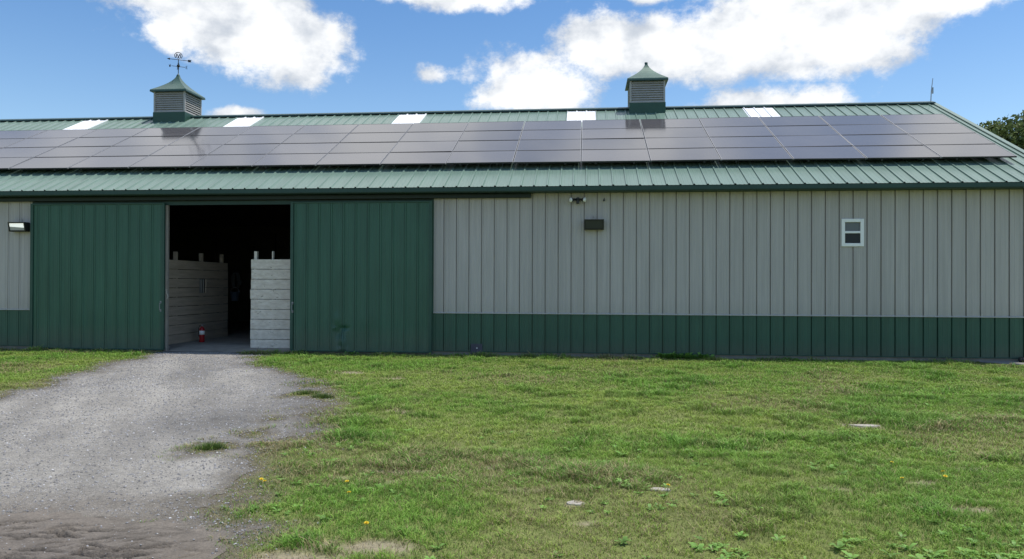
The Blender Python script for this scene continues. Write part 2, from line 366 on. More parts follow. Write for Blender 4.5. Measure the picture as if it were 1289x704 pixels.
def rearwall():
    mb = MB()
    pr = rib_profile(XL, XR, PH_W); n = len(pr)
    mb.add([(x, YB+h, .1) for x, h in pr]+[(x, YB+h, 3.9) for x, h in pr], [(i+1, i, n+i, n+i+1) for i in range(n-1)])
    mb.build('rear_wall', M['siding'], barn, ORG)
    for X, sg, nm in ((XR,1,'gable_wall'),(XL,-1,'gable_wall')):
        mb = MB(); pr = rib_profile(D, YB, D+.1); n = len(pr)
        top = lambda y: ZE-.10+SL*(min(y, 2*YR-y)-YE)
        mb.add([(X+sg*h, y, .1) for y, h in pr]+[(X+sg*h, y, top(y)) for y, h in pr], [(i, i+1, n+i+1, n+i) if sg > 0 else (i+1, i, n+i, n+i+1) for i in range(n-1)])
        mb.build(nm, M['siding'], barn, ORG)
rearwall()
mb = MB(); mb.box(XR-.08, XR+.028, D-.03, D+.08, .1, 3.86); mb.build('corner_trim', M['trim'], barn, ORG)

# roof: real ribs on both slopes
def zroof(y): return ZE + SL*(min(y, 2*YR-y)-YE)
NZ, NY = 1/sqrt(1+SL*SL), -SL/sqrt(1+SL*SL)      # front slope normal
SKY = [(-16.99,-16.1),(-11.52,-10.61),(-6.03,-5.12),(-.575,.33),(4.86,5.77)]
def slope(mb, x0, x1, y0, y1, side=1, phase=PH_R, off=0.):
    pr = rib_profile(x0, x1, phase, h=.028, minor=.003, wb=.060, wt=.02, groove=.0); n = len(pr); vs = []
    for y in (y0, y1):
        for x, h in pr:
            q = y + NY*(h+off); z = zroof(y) + NZ*(h+off)
            vs.append((x, q if side > 0 else 2*YR-q, z))
    fs = [(i, i+1, n+i+1, n+i) if side > 0 else (i+1, i, n+i, n+i+1) for i in range(n-1)]
    mb.add(vs, fs)
mb = MB(); YS = 22.36
slope(mb, RXL, RXR, YE, YS); slope(mb, RXL, RXR, YE, YR, -1)
edges = [RXL]+[e for s in SKY for e in s]+[RXR]
for i in range(0, len(edges), 2): slope(mb, edges[i], edges[i+1], YS, YR)
roof = mb.build('roof', M['roof'], barn, ORG)
for s in SKY:
    mb = MB(); slope(mb, s[0], s[1], YS, YR, off=.003); mb.build('skylight', M['skylight'], roof, ORG)
mb = MB()
for sd in (1,-1):
    a = [(YR-sd*.0, ZR+.06), (YR-sd*.20, ZR+.06-.10+.025), (YR-sd*.205, ZR-.055)]
    for (ya, za), (yb, zb) in zip(a[:-1], a[1:]):
        q = [(RXL-.01,yb,zb),(RXR-.06,yb,zb),(RXR-.06,ya,za),(RXL-.01,ya,za)]
        mb.quad(*(q if sd > 0 else q[::-1]))
mb.build('ridge_cap', M['ridge'], roof, ORG)
mb = MB()   # eave fascia
for y0 in (YE-.012, 2*YR-YE-.012): MB().box(RXL, RXR, y0, y0+.024, ZE-.105, ZE-.012).build('fascia', M['soffit2'], roof, ORG)
for ya, yb in ((YE+.013, D+.05), (YB-.05, 2*YR-YE-.013)): MB().box(RXL, RXR, ya, yb, ZE-.120, ZE-.104).build('soffit', M['soffit'], roof, ORG)
for X, sg in ((RXR,1),(RXL,-1)):   # rake trim over the gable edge, both ends
    mb = MB()
    for sd in (1,-1):
        Y = lambda y: y if sd > 0 else 2*YR-y
        p = []
        for y in (YE-.02, YR):
            z = zroof(y)+.035
            p.append([(X-sg*.11,Y(y),z-.012),(X-sg*.10,Y(y),z),(X+sg*.012,Y(y),z),(X+sg*.012,Y(y),z-.17),(X-sg*.36,Y(y),z-.17)])
        for i in range(4):
            q = (p[0][i],p[0][i+1],p[1][i+1],p[1][i]); mb.quad(*(q if sg*sd > 0 else q[::-1]))
    mb.build('rake_trim', M['roof'], roof, ORG)
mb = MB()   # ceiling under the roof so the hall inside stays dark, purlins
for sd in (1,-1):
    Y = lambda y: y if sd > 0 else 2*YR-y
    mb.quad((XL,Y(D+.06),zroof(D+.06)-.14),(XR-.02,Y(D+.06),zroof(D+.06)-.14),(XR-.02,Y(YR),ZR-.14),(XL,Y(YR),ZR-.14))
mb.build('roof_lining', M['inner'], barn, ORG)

# sliding door track cover, jambs
mb = MB()
mb.box(-20.5, -1.27, D-.135, D-.02, 3.75, 3.83)
mb.box(-20.5, -1.27, D-.14, D-.02, 3.83, 3.846)
trk = mb.build('door_track', mat('track_dark', (.010,.022,.018), .6), barn, ORG, bevel=.006)
mb = MB(); mb.box(-13.98, -3.62, D-.018, D+.03, 3.64, 3.735); mb.build('door_header', M['soffit'], barn, ORG)
mb = MB(); mb.box(-10.42, -10.345, D-.03, D+.045, .0, 3.64); mb.build('door_jamb', M['oldwood'], barn, ORG, bevel=.006)
mb = MB(); mb.box(-7.165, -7.09, D-.015, D+.045, .0, 3.64); mb.build('door_jamb', M['oldwood'], barn, ORG, bevel=.006)

def sliding_door(x0, x1, z0, handle_x, label, dents, phase):
    o = None
    yd = D-.085
    def defo(x, z):
        d = 0.
        for (cx, cz, rx, rz, a) in dents:
            e = ((x-cx)/rx)**2+((z-cz)/rz)**2
            if e < 4: d += a*math.exp(-e*1.2)
        return d
    zs = [z0+.03]
    while zs[-1] < 1.2: zs.append(zs[-1]+.03)
    zs += [1.6, 2.2, 2.9, 3.66]
    pr_ = dict(h=.018, minor=.004, groove=.010)
    fr = MB(); t = .075
    fr.box(x0, x0+t, yd-.028, yd+.03, z0, 3.69); fr.box(x1-t, x1, yd-.028, yd+.03, z0, 3.69)
    fr.box(x0+t, x1-t, yd-.028, yd+.03, 3.655, 3.69); fr.box(x0+t, x1-t, yd-.024, yd+.03, z0, z0+.03)
    root = fr.build('sliding_door', M['trim'], barn, ORG, bevel=.004)
    root['label'] = label
    mb = MB(); sheet_wall(mb, x0+t-.005, x1-t+.005, z0, 3.66, y=yd, phase=phase, zs=zs, defo=defo, **pr_)
    mb.build('door_sheet', M['door'], root, ORG)
    h = MB(); h.tube([(handle_x,yd-.03,1.22),(handle_x,yd-.075,1.20),(handle_x,yd-.08,1.12),(handle_x,yd-.075,1.04),(handle_x,yd-.03,1.02)], .009, 8)
    h.box(handle_x-.02, handle_x+.02, yd-.033, yd-.0285, 1.19, 1.25); h.box(handle_x-.02, handle_x+.02, yd-.033, yd-.0285, .99, 1.05)
    h.build('door_handle', M['rail'], root, ORG)
    return root
sliding_door(-13.96, -10.39, .035, -10.47, 'dark green ribbed sliding door left of the doorway', [(-13.2,.5,.3,.3,.006),(-12.2,1.0,.3,.3,.005)], -13.96+.2)
sliding_door(-7.15, -3.64, .05, -7.085, 'dark green ribbed sliding door with a dented foot, right of the doorway',
    [(-5.93,.50,.09,.16,-0.053),(-5.80,.62,.10,.05,-0.045),(-5.86,.33,.07,.20,0.083),(-5.79,.22,.04,.16,0.060),(-5.98,.85,.08,.14,0.021),(-6.05,.62,.05,.05,0.021),(-5.2,.8,.3,.3,0.009),(-5.86,.10,.12,.08,0.045)], -7.15+.115)

# window
fr = MB(); a = .055
x0, x1, z0, z1 = 5.82, 6.31, 2.59, 3.22; yf = D-.032
fr.box(x0, x0+a+.02, yf, D+.06, z0, z1); fr.box(x1-a-.02, x1, yf, D+.06, z0, z1); fr.box(x0+a+.02, x1-a-.02, yf, D+.06, z1-a-.02, z1); fr.box(x0+a+.02, x1-a-.02, yf, D+.06, z0, z0+a+.02)
fr.box(x0+a+.02, x1-a-.02, yf+.006, D+.05, 2.89, 2.94)
win = fr.build('window', M['white'], barn, ORG, bevel=.006)
win['label'] = 'small white framed sash window'
MB().quad((x0+.06,D+.012,2.93),(x1-.06,D+.012,2.93),(x1-.06,D+.012,z1-.06),(x0+.06,D+.012,z1-.06)).build('window_pane', M['glass'], win, ORG)
lo = MB().quad((x0+.06,D-.004,z0+.06),(x1-.06,D-.004,z0+.06),(x1-.06,D-.004,2.90),(x0+.06,D-.004,2.90)).build('window_pane', M['screen'], win, ORG)
lo['label'] = 'darker lower pane behind an insect screen'

# ------------------------------------------------------------------ plank stall walls inside
def plank_wall(name, label, along, p0, length, z0, z1, nb, m, posts, slot=None, flip=1):
    """boards along axis; p0 = near end on the face; posts: offsets along"""
    root = empty(name, (p0[0], p0[1], z0), label, 'partition')
    R_ = random.Random(name+label); hb = (z1-z0)/nb
    mb = MB()
    for k in range(nb):
        a, b = z0+k*hb+.006, z0+(k+1)*hb-.006; t = .036+R_.uniform(0,.008); e = R_.uniform(-.03,.02)
        if along == 'x': mb.box(p0[0]+(0 if k else 0)+R_.uniform(-.015,.015), p0[0]+length, p0[1]-R_.uniform(0,.006), p0[1]+t, a, b)
        else:
            segs = [(0,length+e)]
            if slot and slot[2] < b and slot[3] > a:
                if slot[2] > a+.03: mb.box(p0[0]-t, p0[0], p0[1]+slot[0], p0[1]+slot[1], a, slot[2])
                if slot[3] < b-.03: mb.box(p0[0]-t, p0[0], p0[1]+slot[0], p0[1]+slot[1], slot[3], b)
                segs = [(0,slot[0]),(slot[1],length+e)]
            for s0, s1 in segs: mb.box(p0[0]-t, p0[0]+R_.uniform(0,.006), p0[1]+s0, p0[1]+s1, a, b)
    mb.build('planks', m, root, (p0[0],p0[1],z0), bevel=.004)
    for off, w_, top in posts:
        mb = MB()
        if along == 'x': mb.box(p0[0]+off, p0[0]+off+w_, p0[1]+.05, p0[1]+.14, z0-.05, top)
        else: mb.box(p0[0]-.14, p0[0]-.05, p0[1]+off, p0[1]+off+w_, z0-.05, top)
        mb.build('post', m, root, (p0[0],p0[1],z0), bevel=.004)
    return root
pw = plank_wall('plank_partition', 'brown board stall wall just inside the doorway, left side', 'y', (-10.75,18.25,0), 3.18, .09, 2.31, 9, M['darkwood'],
    [(.42,.085,2.53),(1.74,.085,2.54),(2.93,.085,2.56)], slot=(1.52,1.90,1.42,1.80))
MB().box(-10.80,-10.79,19.70,20.2,1.38,1.84).build('slot_dark_plate', M['black'], pw, (-10.75,18.25,.09))  # black plate added so the slot opening reads as dark
for k in range(3): MB().tube([(-10.765,19.84+k*.09,1.42),(-10.765,19.84+k*.09,1.80)], .009, 6).build('grille_bar', M['drip'], pw, (-10.75,18.25,.09))
plank_wall('plank_partition', 'whitewashed board stall wall beside the right sliding door', 'x', (-8.42,18.0,0), 2.6, .03, 2.31, 9, M['whitewood'], [(.06,.075,2.51),(.53,.035,2.51)])
# worn end post of the brown wall with a hanging bucket and hose loop, deep in shade
mb = MB(); c = (-10.62,21.62,1.30)
b0 = empty('bucket', (c[0],c[1],1.20), 'blue grey bucket hanging in the shade at the end of the brown stall wall', 'bucket')
MB().lathe(c, [(.10,-.14),(.105,-.138),(.135,.14),(.14,.14),(.128,.135),(.10,-.12)], 18).build('bucket_body', mat('bucket_blue', (.05,.07,.10), .5), b0, (c[0],c[1],1.2), smooth=True)
MB().tube([(c[0]+.135*cos(t), c[1], c[2]+.13+.14*sin(t)) for t in np.linspace(0,pi,9)], .004, 6).build('handle', M['metal'], b0, (c[0],c[1],1.2))
pts = [(-10.66+.10*cos(t), 21.66+.012*t, 1.78+.24*sin(t)) for t in np.linspace(0, 6*pi, 60)]
tag(MB().tube(pts, .014, 6).build('hose', mat('pale_hose', (.04,.04,.036), .7), None), 'pale coiled hose hung above the bucket in the dark barn', 'hose')
mb = MB(); pts = [(-10.35+.02*sin(k*1.3), D-.035-.01*cos(k*2), 1.30+.05*k) for k in range(6)]+[(-10.42,D-.04,1.50),(-10.44,D-.045,1.62)]
tag(mb.tube(pts, .011, 6).build('rope', mat('pale_rope', (.45,.43,.38), .9), None), 'short pale rope tied on the left doorway post', 'rope')

# fire extinguisher
ex = (-10.33,19.15,.10)
fe = empty('fire_extinguisher', ex, 'red fire extinguisher standing on the floor by the brown stall wall', 'fire extinguisher')
MB().lathe(ex, [(.066,0),(.07,.012),(.07,.33),(.064,.365),(.045,.395),(.025,.41),(.022,.43)], 20).build('tank', M['red'], fe, ex, smooth=True)
MB().lathe((ex[0],ex[1],ex[2]), [(.0712,.20),(.0712,.31)], 20).build('paper_label', M['white'], fe, ex, smooth=True)
mb = MB(); mb.lathe(ex, [(.02,.425),(.024,.43),(.024,.46),(.018,.47)], 12); mb.box(ex[0]-.015,ex[0]+.11,ex[1]-.012,ex[1]+.012,.10+.475,.10+.487)
mb.add([(ex[0]-.015,ex[1]-.012,.552),(ex[0]+.12,ex[1]-.012,.535),(ex[0]+.12,ex[1]+.012,.535),(ex[0]-.015,ex[1]+.012,.552)],[(0,1,2,3)])
mb.build('valve_handle', M['metal'], fe, ex)
MB().tube([(ex[0]-.02,ex[1],.53),(ex[0]-.07,ex[1],.54),(ex[0]-.095,ex[1]-.01,.48),(ex[0]-.088,ex[1]-.01,.34),(ex[0]-.082,ex[1]-.01,.25)], [.01,.01,.011,.011,.015], 8).build('discharge_hose', M['black'], fe, ex)

# ------------------------------------------------------------------ solar panels
PW, PD, PS = 1.685, .9095, 1.685
X_END, Y_BOT = 10.01, 18.33
rowlab = ['bottom row', 'second row up', 'third row up', 'top row']
ordn = ['', 'second', 'third', 'fourth', 'fifth', 'sixth', 'seventh', 'eighth', 'ninth', 'tenth', 'eleventh', 'twelfth', 'thirteenth', 'fourteenth', 'fifteenth', 'sixteenth', 'seventeenth', 'eighteenth']
def make_panel():
    lw, lh = 1.664, .992    # local: x right, y up-slope, z normal
    fr = MB(); t = .011; h = .036
    fr.box(0,t,0,lh,0,h+.001); fr.box(lw-t,lw,0,lh,0,h+.001); fr.box(t,lw-t,0,t,0,h); fr.box(t,lw-t,lh-t,lh,0,h)
    gl = MB().box(t,lw-t,t,lh-t,h-.008,h-.003)
    ft = [MB().box(fx-.02,fx+.02,.0,lh,-.045,-.001) for fx in (.35,1.28)]
    return fr, gl, ft
fr, gl, ft = make_panel()
proto = None; ang = math.atan(SL)
cols = 18
for r in range(4):
    for k in range(cols):
        x = X_END - (k+1)*PS + .01; y = Y_BOT + r*PD
        base = Vector((x, y, zroof(y))) + Vector((0, NY, NZ))*.145
        if proto is None:
            root = empty('solar_panel', base); root.rotation_euler = (ang, 0, 0)
            kids = [fr.build('panel_frame', M['pvframe'], root), gl.build('panel_glass', M['pv'], root), *[q.build('mounting_rail', M['black'], root) for q in ft]]
            kids[0].data.materials.append(M['rail'])
            for pi_ in range(12): kids[0].data.polygons[pi_].material_index = 1  # side members pale, ends black: sunlit and shaded frame put into colour
            proto = (root, kids)
        else:
            root = proto[0].copy(); COL.objects.link(root); root.location = base
            for c_ in proto[1]:
                q = c_.copy(); COL.objects.link(q); q.parent = root
        rj = random.Random(r*50+k)
        root.rotation_euler = (ang+rj.uniform(-.004,.004), rj.uniform(-.004,.004), 0)
        pos = 'at the right end' if k == 0 else ('at the far left end' if k == cols-1 else ordn[k]+' from the right end')
        tag(root, 'grey solar panel '+pos+' of the '+rowlab[r], 'solar panel', 'solar panels in four rows on the roof')

# ------------------------------------------------------------------ cupolas
def cupola(cx, label, cap):
    org = (cx, YR, ZR-.3); root = empty('cupola', org, label, 'cupola')
    h = .545; zb = 7.36; zt = 8.09
    mb = MB(); e = .012
    mb.box(cx-h-e, cx+h+e, YR-h-e, YR+h+e, zroof(YR-h)-.03, zb); mb.build('base', M['trim'], root, org)
    mb = MB(); g = .055
    for sx in (-1,1):
        for sy in (-1,1):
            mb.box(min(cx+sx*h, cx+sx*(h-g)), max(cx+sx*h, cx+sx*(h-g)), min(YR+sy*h, YR+sy*(h-g)), max(YR+sy*h, YR+sy*(h-g)), zb, zt)
    for sy in (-1,1):
        ya, yb = sorted((YR+sy*(h-.003), YR+sy*(h-.04)))
        for z0_, z1_ in ((zb,zb+.03),(zt-.05,zt)):
            mb.box(cx-h+g, cx+h-g, ya, yb, z0_, z1_)
            xa, xb = sorted((cx+sy*(h-.003), cx+sy*(h-.04))); mb.box(xa, xb, YR-h+g, YR+h-g, z0_, z1_)
    mb.build('corner_frame', M['louver'], root, org, bevel=.004)
    MB().box(cx-h+.07, cx+h-.07, YR-h+.07, YR+h-.07, zb, zt).build('dark_core', M['black'], root, org)
    n = 9; dz = (zt-.05-zb-.03)/n
    for (ux, uy) in ((0,-1),(1,0),(0,1),(-1,0)):
        mb = MB(); tx, ty = -uy, ux     # tangent
        for k in range(n):
            z0_ = zb+.03+k*dz
            vs = []
            for s_ in (-1,1):
                for (o_, zz) in ((h-.006, z0_+.002),(h-.052, z0_+dz*.98),(h-.058, z0_+dz*.86),(h-.012, z0_-.006)):
                    vs.append((cx+ux*o_+tx*s_*(h-g), YR+uy*o_+ty*s_*(h-g), zz))
            mb.add(vs, [(0,4,5,1),(1,5,6,2),(2,6,7,3),(3,7,4,0)])
        mb.build('louver', M['louver'], root, org)
    # bell shaped hip roof
    he = .625; zp = 8.74; prof = []
    for i in range(9):
        t = i/8.; prof.append((he*(1-t)**1.55*(1-.06*t)+.035*t, zt+.02+(zp-zt-.02)*t))
    prof[0] = (he, zt+.015)
    mb = MB(); vs = []
    for (r_, z_) in [(he-.02, zt-.02),(he+.004, zt-.02)]+prof:
        vs += [(cx-r_,YR-r_,z_),(cx+r_,YR-r_,z_),(cx+r_,YR+r_,z_),(cx-r_,YR+r_,z_)]
    fs = []
    for i in range(len(prof)+1):
        for k in range(4):
            k2 = (k+1) % 4; fs.append((i*4+k, i*4+k2, (i+1)*4+k2, (i+1)*4+k))
    fs.append((3,2,1,0)); q = (len(prof)+1)*4; fs.append((q,q+1,q+2,q+3))
    mb.add(vs, fs); mb.build('cupola_roof', M['cuproof'], root, org)
    mb = MB()
    mb.lathe((cx,YR,zp-.01), [(.05,0),(.052,.02),(.045,.035)] if cap else [(.045,0),(.03,.03),(.018,.05)], 12); mb.build('roof_cap', M['ridge'], root, org, smooth=False)
    # dark edge moulding under the roof
    mb = MB(); z_ = zt-.021
    mb.box(cx-he-.006, cx+he+.006, YR-he-.006, YR+he+.006, z_-.03, z_); mb.build('eave_moulding', M['ridge'], root, org)
cupola(-13.73, 'louvred roof cupola carrying the weathervane', False)
cupola(1.92, 'louvred roof cupola with a bare pointed top', True)

# weathervane
wx, wy, wz = -13.73, YR, 8.76
wv = empty('weathervane', (wx,wy,wz), 'black iron weathervane with arrow on top of the left cupola', 'weathervane')
WO = (0,0,0)
MB().tube([(0,0,0),(0,0,.52)], .013, 8).build('rod', M['vane'], wv)
mb = MB(); mb.lathe((0,0,.29), [(.005,-.055),(.04,-.035),(.052,0),(.04,.035),(.005,.055)], 14); mb.build('ball', M['vane'], wv, smooth=True)
mb = MB()
arm = .21
for a in range(4):
    t = a*pi/2+radians(32); d = (cos(t), sin(t)); mb.tube([(0,0,.27),(d[0]*arm,d[1]*arm,.27)], .009, 6)
mb.build('compass_arms', M['vane'], wv)
STROKES = {'N': [((-1,-1),(-1,1)),((-1,1),(1,-1)),((1,-1),(1,1))], 'E': [((-1,-1),(-1,1)),((-1,1),(1,1)),((-1,0),(.6,0)),((-1,-1),(1,-1))],
 'S': [((1,1),(-1,1)),((-1,1),(-1,0)),((-1,0),(1,0)),((1,0),(1,-1)),((1,-1),(-1,-1))], 'W': [((-1,1),(-.5,-1)),((-.5,-1),(0,.4)),((0,.4),(.5,-1)),((.5,-1),(1,1))]}
for a, ch in enumerate('ENWS'):
    t = a*pi/2+radians(32); mb = MB(); cxx, cyy = cos(t)*(arm+.05), sin(t)*(arm+.05)
    tx, ty = (cos(radians(0)), sin(radians(0)))
    for (p, q) in STROKES[ch]:
        mb.tube([(cxx+tx*p[0]*.026, cyy+ty*p[0]*.026, .27+p[1]*.045),(cxx+tx*q[0]*.026, cyy+ty*q[0]*.026, .27+q[1]*.045)], .008, 5)
    mb.build('compass_letter', M['vane'], wv)
mb = MB(); ca, sa = cos(radians(30)), sin(radians(30)); P = lambda s_, z: (ca*s_, sa*s_, z)
mb.tube([P(-.30,.50),P(.34,.50)], .010, 6)
mb.add([P(-.36,.50),P(-.26,.535),P(-.26,.465)],[(0,1,2),(2,1,0)])
def slab(pts, th=.008):
    n = len(pts); nx, ny = -sa*th, ca*th
    mb.add([(p[0]+nx,p[1]+ny,p[2]) for p in pts]+[(p[0]-nx,p[1]-ny,p[2]) for p in pts], [tuple(range(n)), tuple(reversed(range(n,2*n)))]+[(i,(i+1)%n,n+(i+1)%n,n+i)[::-1] for i in range(n)])
slab([P(.28,.50),P(.31,.54),P(.41,.53),P(.38,.50),P(.41,.465),P(.31,.455)])
mb.build('arrow', M['vane'], wv)
mb = MB(); rc = .115
mb.tube([P(rc*cos(t), .635+rc*sin(t)) for t in np.linspace(radians(-40), radians(220), 22)], .012, 6)
for s0, z0_, s1, z1_ in ((-.075,.555,-.05,.70),(-.05,.70,0,.60),(0,.60,.05,.70),(.05,.70,.075,.555),(-.03,.54,0,.60),(.03,.54,0,.60)):
    mb.tube([P(s0,z0_),P(s1,z1_)], .013, 6)
mb.build('ornament', M['vane'], wv)

# thin rod at the right ridge end
rod = empty('lightning_rod', (10.54,YR,7.32), 'thin grey rod standing on the right end of the ridge', 'rod')
MB().tube([(0,0,0),(.015,0,.35),(.06,0,.74)], [.016,.014,.010], 8).build('pole', M['metal'], rod)
MB().box(.035,.075,-.012,.012,.27,.46).build('clip', M['metal'], rod)

# ------------------------------------------------------------------ lamps and small wall fittings
def wall_pack(x0, z0, label, emissive):
    wd, hh = .455, .235; org = (x0, D, z0); y1 = D-.024
    root = empty('wall_light', org, label, 'wall light')
    mb = MB()   # tapered housing, deeper at the top
    yt, yb = y1-.17, y1-.12
    V = [(x0,y1,z0),(x0+wd,y1,z0),(x0+wd,y1,z0+hh),(x0,y1,z0+hh),(x0,yb,z0),(x0+wd,yb,z0),(x0+wd,yt,z0+hh),(x0,yt,z0+hh)]
    mb.add(V, [(0,1,2,3),(0,4,5,1),(1,5,6,2),(2,6,7,3),(3,7,4,0)])
    def fp(u_, w_, o_=0.):    # point on the front face
        return (x0+u_*wd, yb+(yt-yb)*w_-o_, z0+w_*hh)
    a_, b_ = .07, .13
    for q in ([(0,0),(1,0),(1,b_),(0,b_)], [(0,1-b_),(1,1-b_),(1,1),(0,1)], [(0,b_),(a_,b_),(a_,1-b_),(0,1-b_)], [(1-a_,b_),(1,b_),(1,1-b_),(1-a_,1-b_)]):
        mb.add([fp(*p) for p in q]+[fp(p[0],p[1],.018) for p in q], [(4,5,6,7),(0,1,5,4),(1,2,6,5),(2,3,7,6),(3,0,4,7)])
    mb.build('housing', M['lampbody'], root, org)
    if emissive:
        mb = MB().quad(fp(a_,.52,.006),fp(1-a_,.40,.006),fp(1-a_,1-b_,.006),fp(a_,1-b_,.006)); mb.build('emissive_lens', M['emissive'], root, org)
        mb = MB().quad(fp(a_,b_,.006),fp(1-a_,b_,.006),fp(1-a_,.40,.006),fp(a_,.52,.006)); mb.build('reflector', M['drip'], root, org)
    else:
        MB().quad(fp(a_,b_,.006),fp(1-a_,b_,.006),fp(1-a_,1-b_,.006),fp(a_,1-b_,.006)).build('lens', M['lensgrey'], root, org)
    MB().tube([(x0+wd*.5,D-.03,z0+hh),(x0+wd*.5,D-.03,z0+hh+.10)], .014, 8).build('conduit', M['drip'], root, org)
wall_pack(-14.50, 2.985, 'bronze wall light with a white lens, left of the left sliding door', True)
wall_pack(-.015, 2.985, 'unlit dark square wall light in the middle of the grey wall', False)

so_ = (-.17, D-.02, 3.70)
tw = empty('security_light', so_, 'twin headed security light up under the eave', 'security light')
MB().tube([(0,.0,0),(0,-.035,0)], .055, 16).build('mount_plate', M['black'], tw)
mb = MB(); mb.box(-.035,.035,-.10,-.03,-.10,-.02); mb.build('sensor', M['black'], tw, bevel=.008)
for sx in (-1,1):
    mb = MB(); mb.tube([(sx*.02,-.05,.0),(sx*.07,-.08,-.005)], .014, 8); mb.tube([(sx*.06,-.07,0),(sx*.10,-.11,-.01),(sx*.155,-.15,-.02)], [.025,.03,.058], 14); hd = mb.build('lamp_head', M['black'], tw)
    d_ = np.array([sx*.055,-.04,-.01]); d_ /= np.linalg.norm(d_); p = np.array([sx*.155,-.15,-.02])
    MB().tube([p-.002*d_, p+.022*d_, p+.034*d_], [.055,.05,.02], 14).build('bulb', M['white'], hd, smooth=True)
hk = MB(); hk.box(.425,.465,D-.045,D-.02,3.66,3.70); hk.tube([(.445,D-.04,3.69),(.445,D-.10,3.70),(.455,D-.11,3.73)], .009, 6)
tag(hk.build('wall_hook', M['black'], None), 'small dark hook under the eave right of the security light', 'hook')
mb = MB(); mb.box(-2.705,-2.425,D-.045,D-.0275,.035,.275); hp = mb.build('cover_plate', M['hatch'], None, bevel=.006)
tag(hp, 'dark purplish cover plate low on the green band near the dented door', 'cover plate')
MB().lathe((-2.555,D-.046,.175), [(.014,-.012),(.016,0),(.014,.012)], 10).build('latch', M['white'], hp)
# black drain pipe and concrete apron by the corner
pts = [(9.55,17.36,.075),(9.75,17.33,.085),(9.95,17.2,.07),(10.2,17.0,.06),(10.5,16.9,.05)]
mb = MB(); rr_ = []; pp = []
for i in range(len(pts)-1):
    for k in range(10):
        t = k/10.; pp.append(tuple(pts[i][j]*(1-t)+pts[i+1][j]*t for j in range(3))); rr_.append(.062 if k % 2 else .05)
tag(mb.tube(pp, rr_, 12).build('drain_pipe', M['black'], None), 'black corrugated drain pipe at the right foot of the wall', 'pipe')

# ------------------------------------------------------------------ ground
POLY = [(-10.35,19.),(-10.30,17.5),(-10.05,16.6),(-9.35,13.1),(-8.35,9.8),(-9.5,7.6),(-14,5.4),(-30,2.),(-30,-6),(-2.2,-6),(-2.0,2.5),(-2.05,4.3),(-2.45,4.85),(-3.05,5.25),(-2.85,5.8),(-2.9,6.5),(-3.15,7.2),(-3.15,8.4),(-3.5,10.0),(-4.4,12.0),(-5.3,13.2),(-6.9,14.5),(-7.5,15.9),(-7.9,16.9),(-8.3,17.5),(-8.4,19.)]
MUD = [(-30,4.3),(-7,4.8),(-4.7,4.98),(-3.7,5.2),(-2.95,5.02),(-2.45,4.85),(-2.05,4.3),(-2.0,2.5),(-2.2,-2),(-30,-2)]
def sdf(px, py, poly):
    d = np.full(px.shape, 1e9); ins = np.zeros(px.shape, bool); n = len(poly)
    for i in range(n):
        ax, ay = poly[i]; bx, by = poly[(i+1) % n]
        ex_, ey_ = bx-ax, by-ay; t = np.clip(((px-ax)*ex_+(py-ay)*ey_)/(ex_*ex_+ey_*ey_), 0, 1)
        d = np.minimum(d, np.hypot(px-ax-t*ex_, py-ay-t*ey_))
        c = ((ay > py) != (by > py)) & (px < (bx-ax)*(py-ay)/((by-ay) if by != ay else 1e-9)+ax); ins ^= c
    return np.where(ins, -d, d)
ISL = [(-4.3,11.1,.30),(-3.9,10.8,.22),(-3.78,7.19,.20),(-3.67,7.99,.12),(-3.83,8.85,.10),(-3.1,9.5,.22),(-2.8,6.17,.15),(-3.5,9.2,.10),(-3.35,7.5,.14),(-4.6,12.2,.2),(-6.6,15.9,.25),(-8.0,17.1,.18)]
def drive_d(x, y):     # <0 inside the driveway
    d = sdf(x, y, POLY) + (fbm(x, y, 1.6, 4, 3)-.5)*.95 + (fbm(x, y, 9., 2, 8)-.5)*.16
    for (ix, iy, ir) in ISL:
        e = np.hypot((x-ix), (y-iy)*.8); d = np.maximum(d, 2.2*(ir*(1+.8*(fbm(x,y,7.,2,5)-.5))-e))
    return d
BARE = [(3.36,9.39,.34,.12),(4.17,9.24,.14,.06),(-.89,6.86,.14,.09),(-.82,6.5,.10,.08),(-.49,6.06,.17,.06),(-1.75,6.62,.42,.06),(-2.1,6.4,.26,.05),(.17,6.48,.10,.06),(-1.35,4.68,.40,.14),(-4.44,13.69,.35,.2),(-2.45,9.76,.2,.12),(-1.49,12.5,.2,.12),(0,5.31,.12,.05),(3.61,7.37,.22,.06),(.62,6.18,.1,.06),(-.07,5.75,.1,.07),(2.95,6.69,.25,.06),(2.05,6.34,.2,.05),(-1.75,4.45,.3,.12),(2.9,5.9,.3,.06),(-1.6,6.25,.12,.07),(-3.4,13.0,.25,.15)]
def bare(x, y):
    b = np.zeros(x.shape); wob = (fbm(x, y, 6., 3, 21)-.5)*1.3+(fbm(x, y, 22., 2, 22)-.5)*.8
    for (cx, cy, rx, ry) in BARE:
        e = np.sqrt(((x-cx)/rx)**2+((y-cy)/ry)**2)+wob
        b = np.maximum(b, 1-sstep(.35, 1.25, e))
    return b
def gh(x, y):
    t = sstep(17.4, 15.0, y)*sstep(-4, -1, -np.abs(x+2)/9.)*0+sstep(17.4, 15.0, y)
    return ((fbm(x, y, .5, 3, 31)-.5)*.10+(fbm(x, y, 3., 3, 41)-.5)*.03)*t
def axis(lo, hi, a, b, fine, far):
    c = np.arange(a, b+1e-6, fine); up = [b]; s_ = fine
    while up[-1] < far: s_ *= 1.25; up.append(up[-1]+s_)
    dn = [a]; s_ = fine
    while dn[-1] > -far: s_ *= 1.25; dn.append(dn[-1]-s_)
    return np.r_[np.array(dn[1:])[::-1], c, np.array(up[1:])]
gx = axis(0,0,-16.,12.,.09,1200.); gy = axis(0,0,2.5,17.6,.09,1200.)
